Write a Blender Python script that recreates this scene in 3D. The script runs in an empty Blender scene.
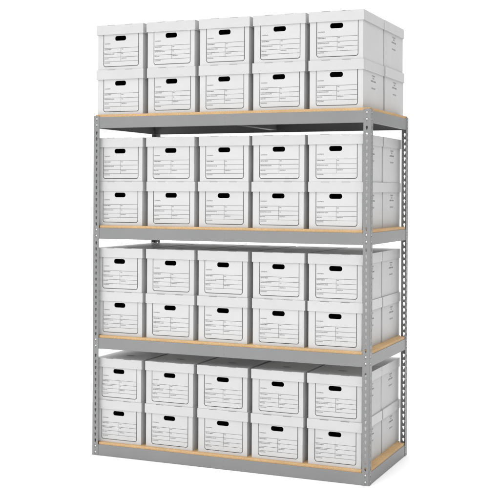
import bpy, bmesh, math, random
from mathutils import Vector, Matrix
random.seed(7)
I = 0.0254                                   # everything is laid out in inches
S = bpy.context.scene
COL = S.collection
R = math.radians

# ------------------------------------------------------------------ materials
def new_mat(name):
    m = bpy.data.materials.new(name); m.use_nodes = True
    nt = m.node_tree
    return m, nt, nt.nodes['Principled BSDF']

def noise(nt, scale, detail=4, rough=.5, vec=None):
    n = nt.nodes.new('ShaderNodeTexNoise')
    n.inputs['Scale'].default_value = scale
    n.inputs['Detail'].default_value = detail
    n.inputs['Roughness'].default_value = rough
    if vec: nt.links.new(vec, n.inputs['Vector'])
    return n

def ramp(nt, src, stops):
    r = nt.nodes.new('ShaderNodeValToRGB')
    e = r.color_ramp.elements
    while len(e) < len(stops): e.new(.5)
    for k, (p, c) in enumerate(stops):
        e[k].position = p; e[k].color = (*c, 1)
    nt.links.new(src, r.inputs['Fac'])
    return r

def bump(nt, bs, src, strength, dist):
    b = nt.nodes.new('ShaderNodeBump')
    b.inputs['Strength'].default_value = strength
    b.inputs['Distance'].default_value = dist
    nt.links.new(src, b.inputs['Height']); nt.links.new(b.outputs['Normal'], bs.inputs['Normal'])

def objco(nt): return nt.nodes.new('ShaderNodeTexCoord').outputs['Object']

def make_card(name, g, rough, spec):
    m, nt, b = new_mat(name)
    co = objco(nt)
    oi = nt.nodes.new('ShaderNodeObjectInfo')
    add = nt.nodes.new('ShaderNodeVectorMath'); add.operation = 'ADD'
    sc = nt.nodes.new('ShaderNodeVectorMath'); sc.operation = 'SCALE'; sc.inputs['Scale'].default_value = 17
    cmb = nt.nodes.new('ShaderNodeCombineXYZ')
    for k in range(3): nt.links.new(oi.outputs['Random'], cmb.inputs[k])
    nt.links.new(cmb.outputs[0], sc.inputs[0]); nt.links.new(sc.outputs[0], add.inputs[1]); nt.links.new(co, add.inputs[0])
    n1 = noise(nt, 9, 5, .6, add.outputs[0])
    r = ramp(nt, n1.outputs['Fac'], [(.3, (g*.975, g*.975, g*.975)), (.7, (g*1.02, g*1.02, g*1.022))])
    mx = nt.nodes.new('ShaderNodeMixRGB'); mx.blend_type = 'MULTIPLY'; mx.inputs['Fac'].default_value = 1
    r2 = ramp(nt, oi.outputs['Random'], [(0, (.97, .97, .972)), (1, (1, 1, 1))])
    nt.links.new(r.outputs[0], mx.inputs[1]); nt.links.new(r2.outputs[0], mx.inputs[2])
    nt.links.new(mx.outputs[0], b.inputs['Base Color'])
    b.inputs['Roughness'].default_value = rough
    b.inputs['Specular IOR Level'].default_value = spec
    # faint warp of the board and its corrugation
    n2 = noise(nt, 16, 3, .5, add.outputs[0])
    n3 = noise(nt, 4.5, 2, .5, add.outputs[0])
    sm = nt.nodes.new('ShaderNodeMath'); sm.operation = 'MULTIPLY_ADD'; sm.inputs[1].default_value = 3.0
    nt.links.new(n3.outputs['Fac'], sm.inputs[0]); nt.links.new(n2.outputs['Fac'], sm.inputs[2])
    bump(nt, b, sm.outputs[0], .4, .003)
    return m
CARD = make_card('white_cardboard', .55, .62, .3)
CARDLID = make_card('white_cardboard_lid', .525, .38, .5)

m, nt, b = new_mat('hole_shade_black'); DARK = m  # shade of the unlit box interior, painted as near-black
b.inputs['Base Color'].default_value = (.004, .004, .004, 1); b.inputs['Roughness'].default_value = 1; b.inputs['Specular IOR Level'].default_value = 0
def ink(name, g):
    m, nt, b = new_mat(name)
    n = noise(nt, 300, 2, .5, objco(nt))
    r = ramp(nt, n.outputs['Fac'], [(.3, (g, g, g*1.03)), (.75, (g*1.6, g*1.6, g*1.65))])
    nt.links.new(r.outputs[0], b.inputs['Base Color'])
    b.inputs['Roughness'].default_value = .8; b.inputs['Specular IOR Level'].default_value = .15
    return m
INK = ink('black_print', .04)
INKL = ink('grey_print', .09)
INKO = ink('pale_grey_print', .24)
SLOT = ink('slot_card', .2)

m, nt, b = new_mat('grey_enamel_steel'); STEEL = m
co = objco(nt)
n1 = noise(nt, 3.2, 4, .6, co)
r = ramp(nt, n1.outputs['Fac'], [(.3, (.192, .194, .196)), (.7, (.216, .217, .219))])
nt.links.new(r.outputs[0], b.inputs['Base Color'])
b.inputs['Metallic'].default_value = 0
b.inputs['Roughness'].default_value = .42
b.inputs['Specular IOR Level'].default_value = .5
n2 = noise(nt, 420, 2, .5, co)
bump(nt, b, n2.outputs['Fac'], .12, .0006)

m, nt, b = new_mat('zinc_rivet'); ZINC = m
n1 = noise(nt, 200, 2, .5, objco(nt))
r = ramp(nt, n1.outputs['Fac'], [(.3, (.55, .55, .56)), (.7, (.68, .68, .69))])
nt.links.new(r.outputs[0], b.inputs['Base Color'])
b.inputs['Metallic'].default_value = .6; b.inputs['Roughness'].default_value = .35

m, nt, b = new_mat('particle_board'); BOARD = m
co = objco(nt)
mp = nt.nodes.new('ShaderNodeMapping'); mp.inputs['Scale'].default_value = (1, 1.6, 2.4); nt.links.new(co, mp.inputs['Vector'])
v = nt.nodes.new('ShaderNodeTexVoronoi'); v.inputs['Scale'].default_value = 320; nt.links.new(mp.outputs[0], v.inputs['Vector'])
sep = nt.nodes.new('ShaderNodeSeparateColor'); nt.links.new(v.outputs['Color'], sep.inputs[0])
r1 = ramp(nt, sep.outputs[0], [(0, (.42, .265, .125)), (.5, (.53, .35, .175)), (1, (.62, .43, .24))])
n1 = noise(nt, 5, 4, .6, co)
r2 = ramp(nt, n1.outputs['Fac'], [(.3, (.86, .83, .78)), (.7, (1.04, 1.04, 1.04))])
mx = nt.nodes.new('ShaderNodeMixRGB'); mx.blend_type = 'MULTIPLY'; mx.inputs['Fac'].default_value = 1
nt.links.new(r1.outputs[0], mx.inputs[1]); nt.links.new(r2.outputs[0], mx.inputs[2])
nt.links.new(mx.outputs[0], b.inputs['Base Color'])
b.inputs['Roughness'].default_value = .7; b.inputs['Specular IOR Level'].default_value = .25
bump(nt, b, v.outputs['Distance'], .25, .0006)

m, nt, b = new_mat('board_bounce_pale'); BOUNCE_PALE = m  # pale underside added to bounce neutral light onto the lids below
n1 = noise(nt, 6, 4, .6, objco(nt))
r = ramp(nt, n1.outputs['Fac'], [(.3, (.70, .695, .68)), (.7, (.76, .755, .74))])
nt.links.new(r.outputs[0], b.inputs['Base Color']); b.inputs['Roughness'].default_value = .8

m, nt, b = new_mat('white_studio_floor'); FLOORM = m
n1 = noise(nt, 1.5, 3, .5, objco(nt))
r = ramp(nt, n1.outputs['Fac'], [(.3, (.94, .94, .94)), (.7, (.95, .95, .95))])
nt.links.new(r.outputs[0], b.inputs['Base Color'])
b.inputs['Roughness'].default_value = .85; b.inputs['Specular IOR Level'].default_value = .1

# ------------------------------------------------------------------ mesh helpers (inches in, metres out)
def finish(bm, name, mat, scale=True):
    if scale: bmesh.ops.scale(bm, vec=(I, I, I), verts=bm.verts)
    me = bpy.data.meshes.new(name); bm.to_mesh(me); bm.free()
    me.materials.append(mat)
    return me

def place(name, me, parent=None, loc=(0, 0, 0), rot=(0, 0, 0)):
    o = bpy.data.objects.new(name, me); COL.objects.link(o)
    o.location = Vector(loc)*I; o.rotation_euler = rot
    if parent: o.parent = parent
    return o

def box(bm, x0, x1, y0, y1, z0, z1):
    v = [bm.verts.new(p) for p in ((x0,y0,z0),(x1,y0,z0),(x1,y1,z0),(x0,y1,z0),(x0,y0,z1),(x1,y0,z1),(x1,y1,z1),(x0,y1,z1))]
    return [bm.faces.new([v[k] for k in q]) for q in ((0,3,2,1),(4,5,6,7),(0,1,5,4),(1,2,6,5),(2,3,7,6),(3,0,4,7))]

def bevel(bm, off, seg=2):
    es = [e for e in bm.edges if len(e.link_faces) == 2 and e.calc_face_angle(0) > .6]
    bmesh.ops.bevel(bm, geom=es, offset=off, segments=seg, profile=.6, affect='EDGES')

def curve_plate(loops, thick):
    """flat plate with holes, in the xy plane, centred on z=0 (returns a bmesh in inches)"""
    cu = bpy.data.curves.new('tmp', 'CURVE'); cu.dimensions = '2D'; cu.fill_mode = 'BOTH'; cu.extrude = thick/2
    for lp in loops:
        sp = cu.splines.new('POLY'); sp.points.add(len(lp)-1); sp.use_cyclic_u = True
        for p, (x, y) in zip(sp.points, lp): p.co = (x, y, 0, 1)
    o = bpy.data.objects.new('tmp', cu); COL.objects.link(o)
    dg = bpy.context.evaluated_depsgraph_get(); dg.update()
    me = bpy.data.meshes.new_from_object(o.evaluated_get(dg))
    bpy.data.objects.remove(o); bpy.data.curves.remove(cu)
    bm = bmesh.new(); bm.from_mesh(me); bpy.data.meshes.remove(me)
    bmesh.ops.remove_doubles(bm, verts=bm.verts, dist=1e-5)
    bmesh.ops.recalc_face_normals(bm, faces=bm.faces)
    return bm

def merge(bm, other, mat=Matrix()):
    bmesh.ops.transform(other, matrix=mat, verts=other.verts)
    me = bpy.data.meshes.new('t'); other.to_mesh(me); other.free()
    bm.from_mesh(me); bpy.data.meshes.remove(me)

def rrect(x0, x1, y0, y1, r, n=6):
    out = []
    for cx, cy, a0 in ((x1-r, y0+r, -90), (x1-r, y1-r, 0), (x0+r, y1-r, 90), (x0+r, y0+r, 180)):
        for k in range(n+1):
            a = R(a0 + 90*k/n); out.append((cx + r*math.cos(a), cy + r*math.sin(a)))
    return out

def text_bm(body, size, x, y, squeeze=1.0, align='LEFT', bold=0.0):
    cu = bpy.data.curves.new('tmp', 'FONT'); cu.body = body; cu.size = size; cu.align_x = align
    cu.resolution_u = 2; cu.offset = bold; cu.fill_mode = 'FRONT'
    o = bpy.data.objects.new('tmp', cu); COL.objects.link(o)
    dg = bpy.context.evaluated_depsgraph_get(); dg.update()
    me = bpy.data.meshes.new_from_object(o.evaluated_get(dg))
    bpy.data.objects.remove(o); bpy.data.curves.remove(cu)
    bm = bmesh.new(); bm.from_mesh(me); bpy.data.meshes.remove(me)
    bmesh.ops.transform(bm, matrix=Matrix.Translation((x, y, 0)) @ Matrix.Diagonal((squeeze, 1, 1, 1)), verts=bm.verts)
    return bm

UPRIGHT = Matrix.Rotation(R(90), 4, 'X')            # xy drawing -> xz plane facing -y

# ------------------------------------------------------------------ rack dimensions
W, D = 72.0, 30.8
PT = .085                                       # post sheet thickness
PF = 1.72                                       # post flange width
LEVELS = [0.03, 26.4, 53.6, 80.98]            # undersides of the beams
BH, BT = 2.7, .62                              # beam height, board thickness
TOPZ = 84.0

def tag(o, label, cat, group=None):
    o['label'] = label; o['category'] = cat
    if group: o['group'] = group

rack = bpy.data.objects.new('shelving_unit', None); COL.objects.link(rack)
tag(rack, 'tall grey steel shelving unit with four particle board shelves and slotted corner posts', 'shelving unit')

# --- corner posts
def hole_loop(cx, cz):
    pts = []
    r = .25
    for k in range(13):                          # round head above, narrow neck below
        a = R(-35 + 250*k/12); pts.append((cx + r*math.cos(a), cz + .17 + r*math.sin(a)))
    for x, z in ((-.17, -.2), (-.13, -.38), (0, -.46), (.13, -.38), (.17, -.2)):
        pts.append((cx + x, cz + z))
    return pts
hole_z = []
for k, zb in enumerate(LEVELS):
    nxt = LEVELS[k+1] + .68 if k < 3 else TOPZ + .9
    z = zb + .68
    while z < nxt - 1.0:
        hole_z.append(z); z += 1.5
def post_mesh():
    bm = bmesh.new()
    rb = .16                                     # bend radius of the arris
    fl = [[(rb, 0), (PF, 0), (PF, TOPZ), (rb, TOPZ)]] + [hole_loop(.93, z) for z in hole_z]
    merge(bm, curve_plate(fl, PT), Matrix.Translation((0, PT/2, 0)) @ UPRIGHT)
    merge(bm, curve_plate(fl, PT), Matrix.Translation((PT/2, 0, 0)) @ Matrix(((0,0,1,0),(1,0,0,0),(0,1,0,0),(0,0,0,1))))
    n = 6
    ring = []
    for k in range(n+1):
        a = R(180 + 90*k/n)
        ring.append((rb + rb*math.cos(a), rb + rb*math.sin(a), rb + (rb-PT)*math.cos(a), rb + (rb-PT)*math.sin(a)))
    vs = [[bm.verts.new((q[0], q[1], z)) for z in (0, TOPZ)] + [bm.verts.new((q[2], q[3], z)) for z in (0, TOPZ)] for q in ring]
    for a_, b_ in zip(vs[:-1], vs[1:]):
        f1 = bm.faces.new((a_[0], b_[0], b_[1], a_[1])); f2 = bm.faces.new((b_[2], a_[2], a_[3], b_[3]))
        f1.smooth = f2.smooth = True
        bm.faces.new((a_[1], b_[1], b_[3], a_[3])); bm.faces.new((a_[2], b_[2], b_[0], a_[0]))
    return finish(bm, 'corner_post', STEEL)
pm = post_mesh()
for x, y, a in ((0, 0, 0), (W, 0, 90), (W, D, 180), (0, D, 270)):
    place('corner_post', pm, rack, (x, y, 0), (0, 0, R(a)))

# --- beams: pressed channels, face to -y, running along x
def beam_mesh(length, name):
    t = .07
    prof = [(.0, .06), (.06, 0), (.55, 0), (.55, .08), (t+.05, .08), (t, .13), (t, BH-.13), (t+.05, BH-.08), (.75, BH-.08), (.75, BH), (.06, BH), (0, BH-.06)]
    bm = bmesh.new()
    a = [bm.verts.new((0, y, z)) for y, z in prof]; b_ = [bm.verts.new((length, y, z)) for y, z in prof]
    n = len(prof)
    for k in range(n): bm.faces.new((a[k], a[(k+1) % n], b_[(k+1) % n], b_[k]))
    bm.faces.new(a[::-1]); bm.faces.new(b_)
    bmesh.ops.recalc_face_normals(bm, faces=bm.faces)
    return finish(bm, name, STEEL)
long_me = beam_mesh(W - .5, 'long_beam')
side_me = beam_mesh(D - 1.9, 'side_beam')
def dome(r, h, n=14):
    bm = bmesh.new()
    prev = None
    for k in range(5):
        a = R(90*k/4); rr, z = r*math.cos(a), h*math.sin(a)
        if k == 4: ring = [bm.verts.new((0, -h, 0))]
        else: ring = [bm.verts.new((rr*math.cos(2*math.pi*j/n), -z, rr*math.sin(2*math.pi*j/n))) for j in range(n)]
        if prev:
            for j in range(n):
                f = bm.faces.new((prev[j], prev[(j+1) % n], ring[(j+1) % n], ring[j]) if len(ring) > 1 else (prev[j], prev[(j+1) % n], ring[0]))
                f.smooth = True
        prev = ring
    bmesh.ops.recalc_face_normals(bm, faces=bm.faces)
    return bm
rivet_me = finish(dome(.23, .10), 'rivet', ZINC)
small_rivet_me = finish(dome(.2, .05), 'rivet', STEEL)

def crossbar_mesh():
    bm = bmesh.new()
    box(bm, -.9, .9, .9, D-.9, .55, .63); box(bm, -.9, -.82, .9, D-.9, .64, BH-.1); box(bm, .82, .9, .9, D-.9, .64, BH-.1)
    return finish(bm, 'center_support', STEEL)
cb_me = crossbar_mesh()

def board_mesh(top):
    bm = bmesh.new()
    if top:
        x0, x1, y0, y1, c = .55, W-.25, .2, D-.2, .02
    else:
        x0, x1, y0, y1, c = .18, W-.18, .16, D-.16, PF-.06
    if top:
        box(bm, x0, x1, y0, y1, 0, BT)
    else:
        lp = [(x0+c, y0), (x1-c, y0), (x1-c, y0+c), (x1, y0+c), (x1, y1-c), (x1-c, y1-c), (x1-c, y1), (x0+c, y1), (x0+c, y1-c), (x0, y1-c), (x0, y0+c), (x0+c, y0+c)]
        merge(bm, curve_plate([lp], BT), Matrix.Translation((0, 0, BT/2)))
    bevel(bm, .05, 1)
    bm.normal_update()
    for f in bm.faces:
        if f.normal.z < -.9: f.material_index = 1  # underside gets the added bounce colour
    me = finish(bm, 'shelf_board', BOARD); me.materials.append(BOUNCE_PALE)
    return me
bd_low, bd_top = board_mesh(False), board_mesh(True)

for k, zb in enumerate(LEVELS):
    for nm, me, loc, a, L in (('front_beam', long_me, (.25, PT+.004, zb), 0, W-.5), ('back_beam', long_me, (W-.25, D-PT-.004, zb), 180, W-.5),
                              ('side_beam', side_me, (W-PT-.004, .95, zb), 90, D-1.9), ('side_beam', side_me, (PT+.004, D-.95, zb), 270, D-1.9)):
        bmo = place(nm, me, rack, loc, (0, 0, R(a)))
        o0 = .93 - (.25 if L > 50 else .95)
        for u in ((o0, L-o0) if L > 50 else (.0, L)):
            for dz in (.68, 2.18):
                place('rivet', rivet_me, bmo, (u + (0 if L > 50 else (-.02 if u == 0 else .02)), -.01, dz + .12))
        if L > 50:
            for dz in (.75, 2.0):
                place('rivet', small_rivet_me, bmo, (L/2, -.002, dz))
    place('center_support', cb_me, rack, (W/2, 0, zb))
    place('shelf_board', bd_top if k == 3 else bd_low, rack, (0, 0, zb + BH + .004))

# ------------------------------------------------------------------ the file box
BW, BD, LW, LD = 12.75, 14.7, 13.2, 15.1        # body and lid, width and depth
BHT, LH, LT = 10.55, 2.3, 10.8                   # body height, lid skirt height, lid top
hole_pts = rrect(-1.58, 1.58, 6.95, 8.12, .52)
HX = .05

def body_mesh():
    bm = bmesh.new()
    fs = box(bm, -BW/2, BW/2, 0, BD, 0, BHT)
    bevel(bm, .09, 2)
    front = max((f for f in bm.faces if f.normal.y < -.99), key=lambda f: f.calc_area())
    edges = list(front.edges)
    bmesh.ops.delete(bm, geom=[front], context='FACES_ONLY')
    hv = [bm.verts.new((x + HX, 0, z)) for x, z in hole_pts]
    he = [bm.edges.new((hv[k], hv[(k+1) % len(hv)])) for k in range(len(hv))]
    bmesh.ops.triangle_fill(bm, use_beauty=True, use_dissolve=False, edges=edges + he, normal=(0, -1, 0))
    ext = bmesh.ops.extrude_edge_only(bm, edges=he)
    bmesh.ops.translate(bm, vec=(0, .16, 0), verts=[g for g in ext['geom'] if isinstance(g, bmesh.types.BMVert)])
    bmesh.ops.recalc_face_normals(bm, faces=bm.faces)
    return finish(bm, 'box_body', CARD)

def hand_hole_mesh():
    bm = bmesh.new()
    fs = box(bm, HX-1.9, HX+1.9, .15, 3, 6.6, 8.45)  # pocket behind the hole, its darkness put into the colour
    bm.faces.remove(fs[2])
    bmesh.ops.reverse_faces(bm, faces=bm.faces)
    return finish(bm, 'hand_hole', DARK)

def lid_mesh():
    bm = bmesh.new()
    x0, x1, y0, y1 = -LW/2, LW/2, (BD-LD)/2, (BD+LD)/2
    z0, z1, t = LT-LH, LT, .16
    fs = box(bm, x0, x1, y0, y1, z0, z1)
    bottom = fs[0]
    bevel(bm, .08, 2)
    # open underside: inset and push the face up to the lid's inner top
    bottom = min(bm.faces, key=lambda f: f.calc_center_median().z)
    bmesh.ops.inset_region(bm, faces=[bottom], thickness=t-.04, use_even_offset=True)
    bmesh.ops.translate(bm, vec=(0, 0, LH-.2), verts=list(bottom.verts))
    bmesh.ops.recalc_face_normals(bm, faces=bm.faces)
    return finish(bm, 'box_lid', CARDLID)

def slot_mesh():                                 # dark tab slit cut over the front top edge of the lid
    bm = bmesh.new()
    y0 = (BD-LD)/2
    box(bm, -1.05, 1.05, y0-.008, y0+.26, LT-.085, LT+.007)
    bevel(bm, .03, 2)
    return bm

def oval_bm(rx, ry, cx, cy, n=28):
    bm = bmesh.new()
    bm.faces.new([bm.verts.new((cx + rx*math.cos(2*math.pi*k/n), cy + ry*math.sin(2*math.pi*k/n), 0)) for k in range(n)])
    return bm

def strip(bm, x0, x1, y0, y1):
    bm.faces.new([bm.verts.new(p) for p in ((x0, y0, 0), (x1, y0, 0), (x1, y1, 0), (x0, y1, 0))])

FX0, FX1, FZ0, FZ1 = -4.8, 5.25, .68, 8.75      # printed border of the form
def form_border_mesh():
    bm = bmesh.new()
    w, r, n = .14, .62, 7
    def path(off):
        x0, x1, z0, rr = FX0+off, FX1-off, FZ0+off, r-off
        p = [(x0, FZ1)]
        for cx, a0 in ((x0+rr, 180), (x1-rr, 270)):
            for k in range(n+1):
                a = R(a0 + 90*k/n); p.append((cx + rr*math.cos(a), z0+rr + rr*math.sin(a)))
        return p + [(x1, FZ1)]
    o_, i_ = path(0), path(w)
    vo = [bm.verts.new((x, z, 0)) for x, z in o_]; vi = [bm.verts.new((x, z, 0)) for x, z in i_]
    for k in range(len(vo)-1): bm.faces.new((vo[k], vo[k+1], vi[k+1], vi[k]))
    bmesh.ops.recalc_face_normals(bm, faces=bm.faces)
    out = bmesh.new(); merge(out, bm, Matrix.Translation((0, -.014, 0)) @ UPRIGHT)
    return finish(out, 'form_border', INK)

def form_mesh():
    bm = bmesh.new()
    a, b_ = FX0+.2, FX1-.2
    lw = .034
    zs = (5.15, 4.05, 2.97, 1.95)
    for z in zs: strip(bm, a, b_, z-lw, z+lw)
    for z0, z1 in zip(zs[1:], zs[:-1]): strip(bm, .18-lw, .18+lw, z0+lw, z1-lw)
    h = .31
    for s, x, z, q in (('CONTENTS', a+.15, 6.15, 1.0), ('DEPARTMENT', a+.1, 4.74, 1.0), ('RETENTION DATE', a+.1, 3.64, 1.08), ('BOX NO.', a+.1, 2.56, 1.0),
                       ('LOCATION', a+.1, 1.54, 1.0), ('NO.', .36, 4.74, 1.0), ('TO', .36, 3.64, 1.0), ('DESTROY', .36, 2.56, 1.1)):
        merge(bm, text_bm(s, h, x, z, q, 'LEFT', .006))
    out = bmesh.new(); merge(out, bm, Matrix.Translation((0, -.014, 0)) @ UPRIGHT)
    return finish(out, 'printed_form', INKL)

def side_print_mesh():
    out = bmesh.new()
    for sx in (1, -1):
        bm = bmesh.new()
        for s, z, h, bd in (('STORAGE', 7.55, .5, 0), ('FILES', 7.0, .5, 0), ('LETTER / LEGAL', 6.35, .46, .012), ('STACK FLAT', 4.75, .46, .004)):
            merge(bm, text_bm(s, h, 0, z, 1.1, 'CENTER', bd))
        rot = Matrix.Rotation(R(90*sx), 4, 'Z')
        merge(out, bm, Matrix.Translation((sx*(BW/2+.014), BD/2, 0)) @ rot @ UPRIGHT)
    return finish(out, 'side_print', INKL)

ob = bmesh.new(); merge(ob, oval_bm(1.15, .62, 0, 5.6), Matrix.Translation((0, 0, LT+.014)))
ME = dict(body=body_mesh(), hand=hand_hole_mesh(), lid=lid_mesh(), slot=finish(slot_mesh(), 'tab_slot', SLOT), oval=finish(ob, 'printed_oval', INKO),
          border=form_border_mesh(), form=form_mesh(), side=side_print_mesh())

def make_box():
    root = bpy.data.objects.new('file_box', None); COL.objects.link(root)
    bo = place('box_body', ME['body'], root)
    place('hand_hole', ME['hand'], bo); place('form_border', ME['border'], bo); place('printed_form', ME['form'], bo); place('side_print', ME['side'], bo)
    li = place('box_lid', ME['lid'], root)
    place('tab_slot', ME['slot'], li, (-2.45, 0, 0)); place('tab_slot', ME['slot'], li, (2.55, 0, 0)); place('printed_oval', ME['oval'], li)
    return root

def copy_tree(o, parent=None):
    c = o.copy(); COL.objects.link(c); c.parent = parent
    for ch in list(o.children): copy_tree(ch, c)
    return c

SHELF = ['bottom shelf', 'third shelf from top', 'second shelf from top', 'top shelf']
PLACE = ['leftmost', 'second from left', 'in the middle', 'second from right', 'rightmost']
CX = [6.95, 21.1, 35.25, 49.35, 63.4]
proto = make_box(); first = True
for k, zb in enumerate(LEVELS):
    z0 = zb + BH + BT + .01
    for row in (0, 1):
        for rank in (0, 1):
            for c in range(5):
                b_ = proto if first else copy_tree(proto)
                first = False
                jx, jy, ja = random.uniform(-.09, .09), random.uniform(-.07, .1), random.uniform(-.5, .5)
                x = CX[c] + jx
                sy = 1.07 if k == 3 else 1.0                     # the boxes on top are a little deeper
                sz = (.957, 1.0, 1.0, 1.025)[k]
                b_.scale = (1, sy, sz)
                z = z0 + row*(LT*(.957, 1.0, 1.0, 1.025)[k] + .02)
                if rank == 0:
                    b_.location = Vector((x, 1.1 + jy, z))*I; b_.rotation_euler.z = R(ja)
                else:
                    b_.location = Vector((x, 1.1 + sy*(LD + .2 + BD) + jy, z))*I; b_.rotation_euler.z = R(180 + ja)
                lid = next(q for q in b_.children if q.name.startswith('box_lid'))
                lid.location = Vector((random.uniform(-.05, .05), random.uniform(-.04, .04), 0))*I
                lid.rotation_euler.z = R(random.uniform(-.2, .2))
                bod = next(q for q in b_.children if q.name.startswith('box_body'))
                px, pz = random.uniform(-.07, .07), random.uniform(-.06, .06)      # the print never sits quite the same
                for q in bod.children:
                    if q.name.startswith(('form_border', 'printed_form')): q.location = Vector((px, 0, pz))*I
                tag(b_, 'white lidded file box on the %s, %s %s row, %s' % (SHELF[k], ('front', 'back')[rank], ('lower', 'upper')[row], PLACE[c]),
                    'file box', 'white file boxes stacked on the shelves')
                if k == 3 and row == 1 and rank == 0 and c == 4:     # this one carries no print on its side
                    sp = next(q for q in bod.children if q.name.startswith('side_print'))
                    bpy.data.objects.remove(sp)

# ------------------------------------------------------------------ floor
bm = bmesh.new()
n = 64
bm.faces.new([bm.verts.new((60*math.cos(2*math.pi*k/n), 60*math.sin(2*math.pi*k/n), 0)) for k in range(n)])
fl = place('floor', finish(bm, 'floor', FLOORM, scale=False)); fl['kind'] = 'structure'

# ------------------------------------------------------------------ studio light
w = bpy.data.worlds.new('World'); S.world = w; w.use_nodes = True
WORLD, DIM, ZENITH = 1.1, .12, 2.1
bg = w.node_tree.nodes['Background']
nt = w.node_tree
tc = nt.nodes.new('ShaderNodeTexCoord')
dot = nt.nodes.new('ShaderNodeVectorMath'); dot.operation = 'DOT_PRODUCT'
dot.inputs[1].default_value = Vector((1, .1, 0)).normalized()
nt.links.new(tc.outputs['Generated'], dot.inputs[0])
wr = ramp(nt, dot.outputs['Value'], [(.15, (1, 1, 1)), (.8, (DIM, DIM, DIM*1.01))])   # white surround, dimming added on the right to darken the box sides
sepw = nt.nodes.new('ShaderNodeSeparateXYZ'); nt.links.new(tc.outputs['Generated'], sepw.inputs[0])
mr = nt.nodes.new('ShaderNodeMapRange'); nt.links.new(sepw.outputs['Z'], mr.inputs['Value'])       # extra overhead brightness added to turn the floor white
for nm, vv in (('From Min', .25), ('From Max', .85), ('To Min', WORLD), ('To Max', WORLD*ZENITH)): mr.inputs[nm].default_value = vv
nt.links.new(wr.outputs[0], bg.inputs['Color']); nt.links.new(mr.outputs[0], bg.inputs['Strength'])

def softbox(name, loc, target, sx, sy, power):
    l = bpy.data.lights.new(name, 'AREA'); l.shape = 'RECTANGLE'; l.size = sx; l.size_y = sy; l.energy = power
    o = bpy.data.objects.new(name, l); COL.objects.link(o)
    o.location = loc
    d = Vector(target) - Vector(loc)
    o.rotation_euler = d.to_track_quat('-Z', 'Y').to_euler()
    return o
softbox('front_softbox', (-.6, -5.6, .9), (.9, 0, .3), 4.0, 1.3, 12)
softbox('top_floor_fill', (3.0, -2.3, 9.0), (2.0, -.8, 0), 6.0, 6.0, 200)  # overhead fill lamp added to push the floor to white

# ------------------------------------------------------------------ camera
cam = bpy.data.cameras.new('Camera'); co = bpy.data.objects.new('Camera', cam); COL.objects.link(co)
F, YAW, ROLL = 1052.19, .3856, .0047
cam.sensor_width = 36; cam.lens = F/500*36
c_, s_ = math.cos(YAW), math.sin(YAW)
rt, up, fw = Vector((c_, s_, 0)), Vector((0, 0, 1)), Vector((-s_, c_, 0))
rt, up = rt*math.cos(ROLL) + up*math.sin(ROLL), up*math.cos(ROLL) - rt*math.sin(ROLL)
mw = Matrix((rt, up, -fw)).transposed().to_4x4()
mw.translation = Vector((143.42, -223.47, 65.32))*I
co.matrix_world = mw
cam.shift_x = -40.07/500; cam.shift_y = -57.7/500
cam.clip_start = .05; cam.clip_end = 500
S.camera = co
S.render.engine = 'CYCLES'
S.view_settings.view_transform = 'Standard'; S.view_settings.look = 'None'
S.view_settings.exposure = 0; S.view_settings.gamma = 1
S.cycles.max_bounces = 10
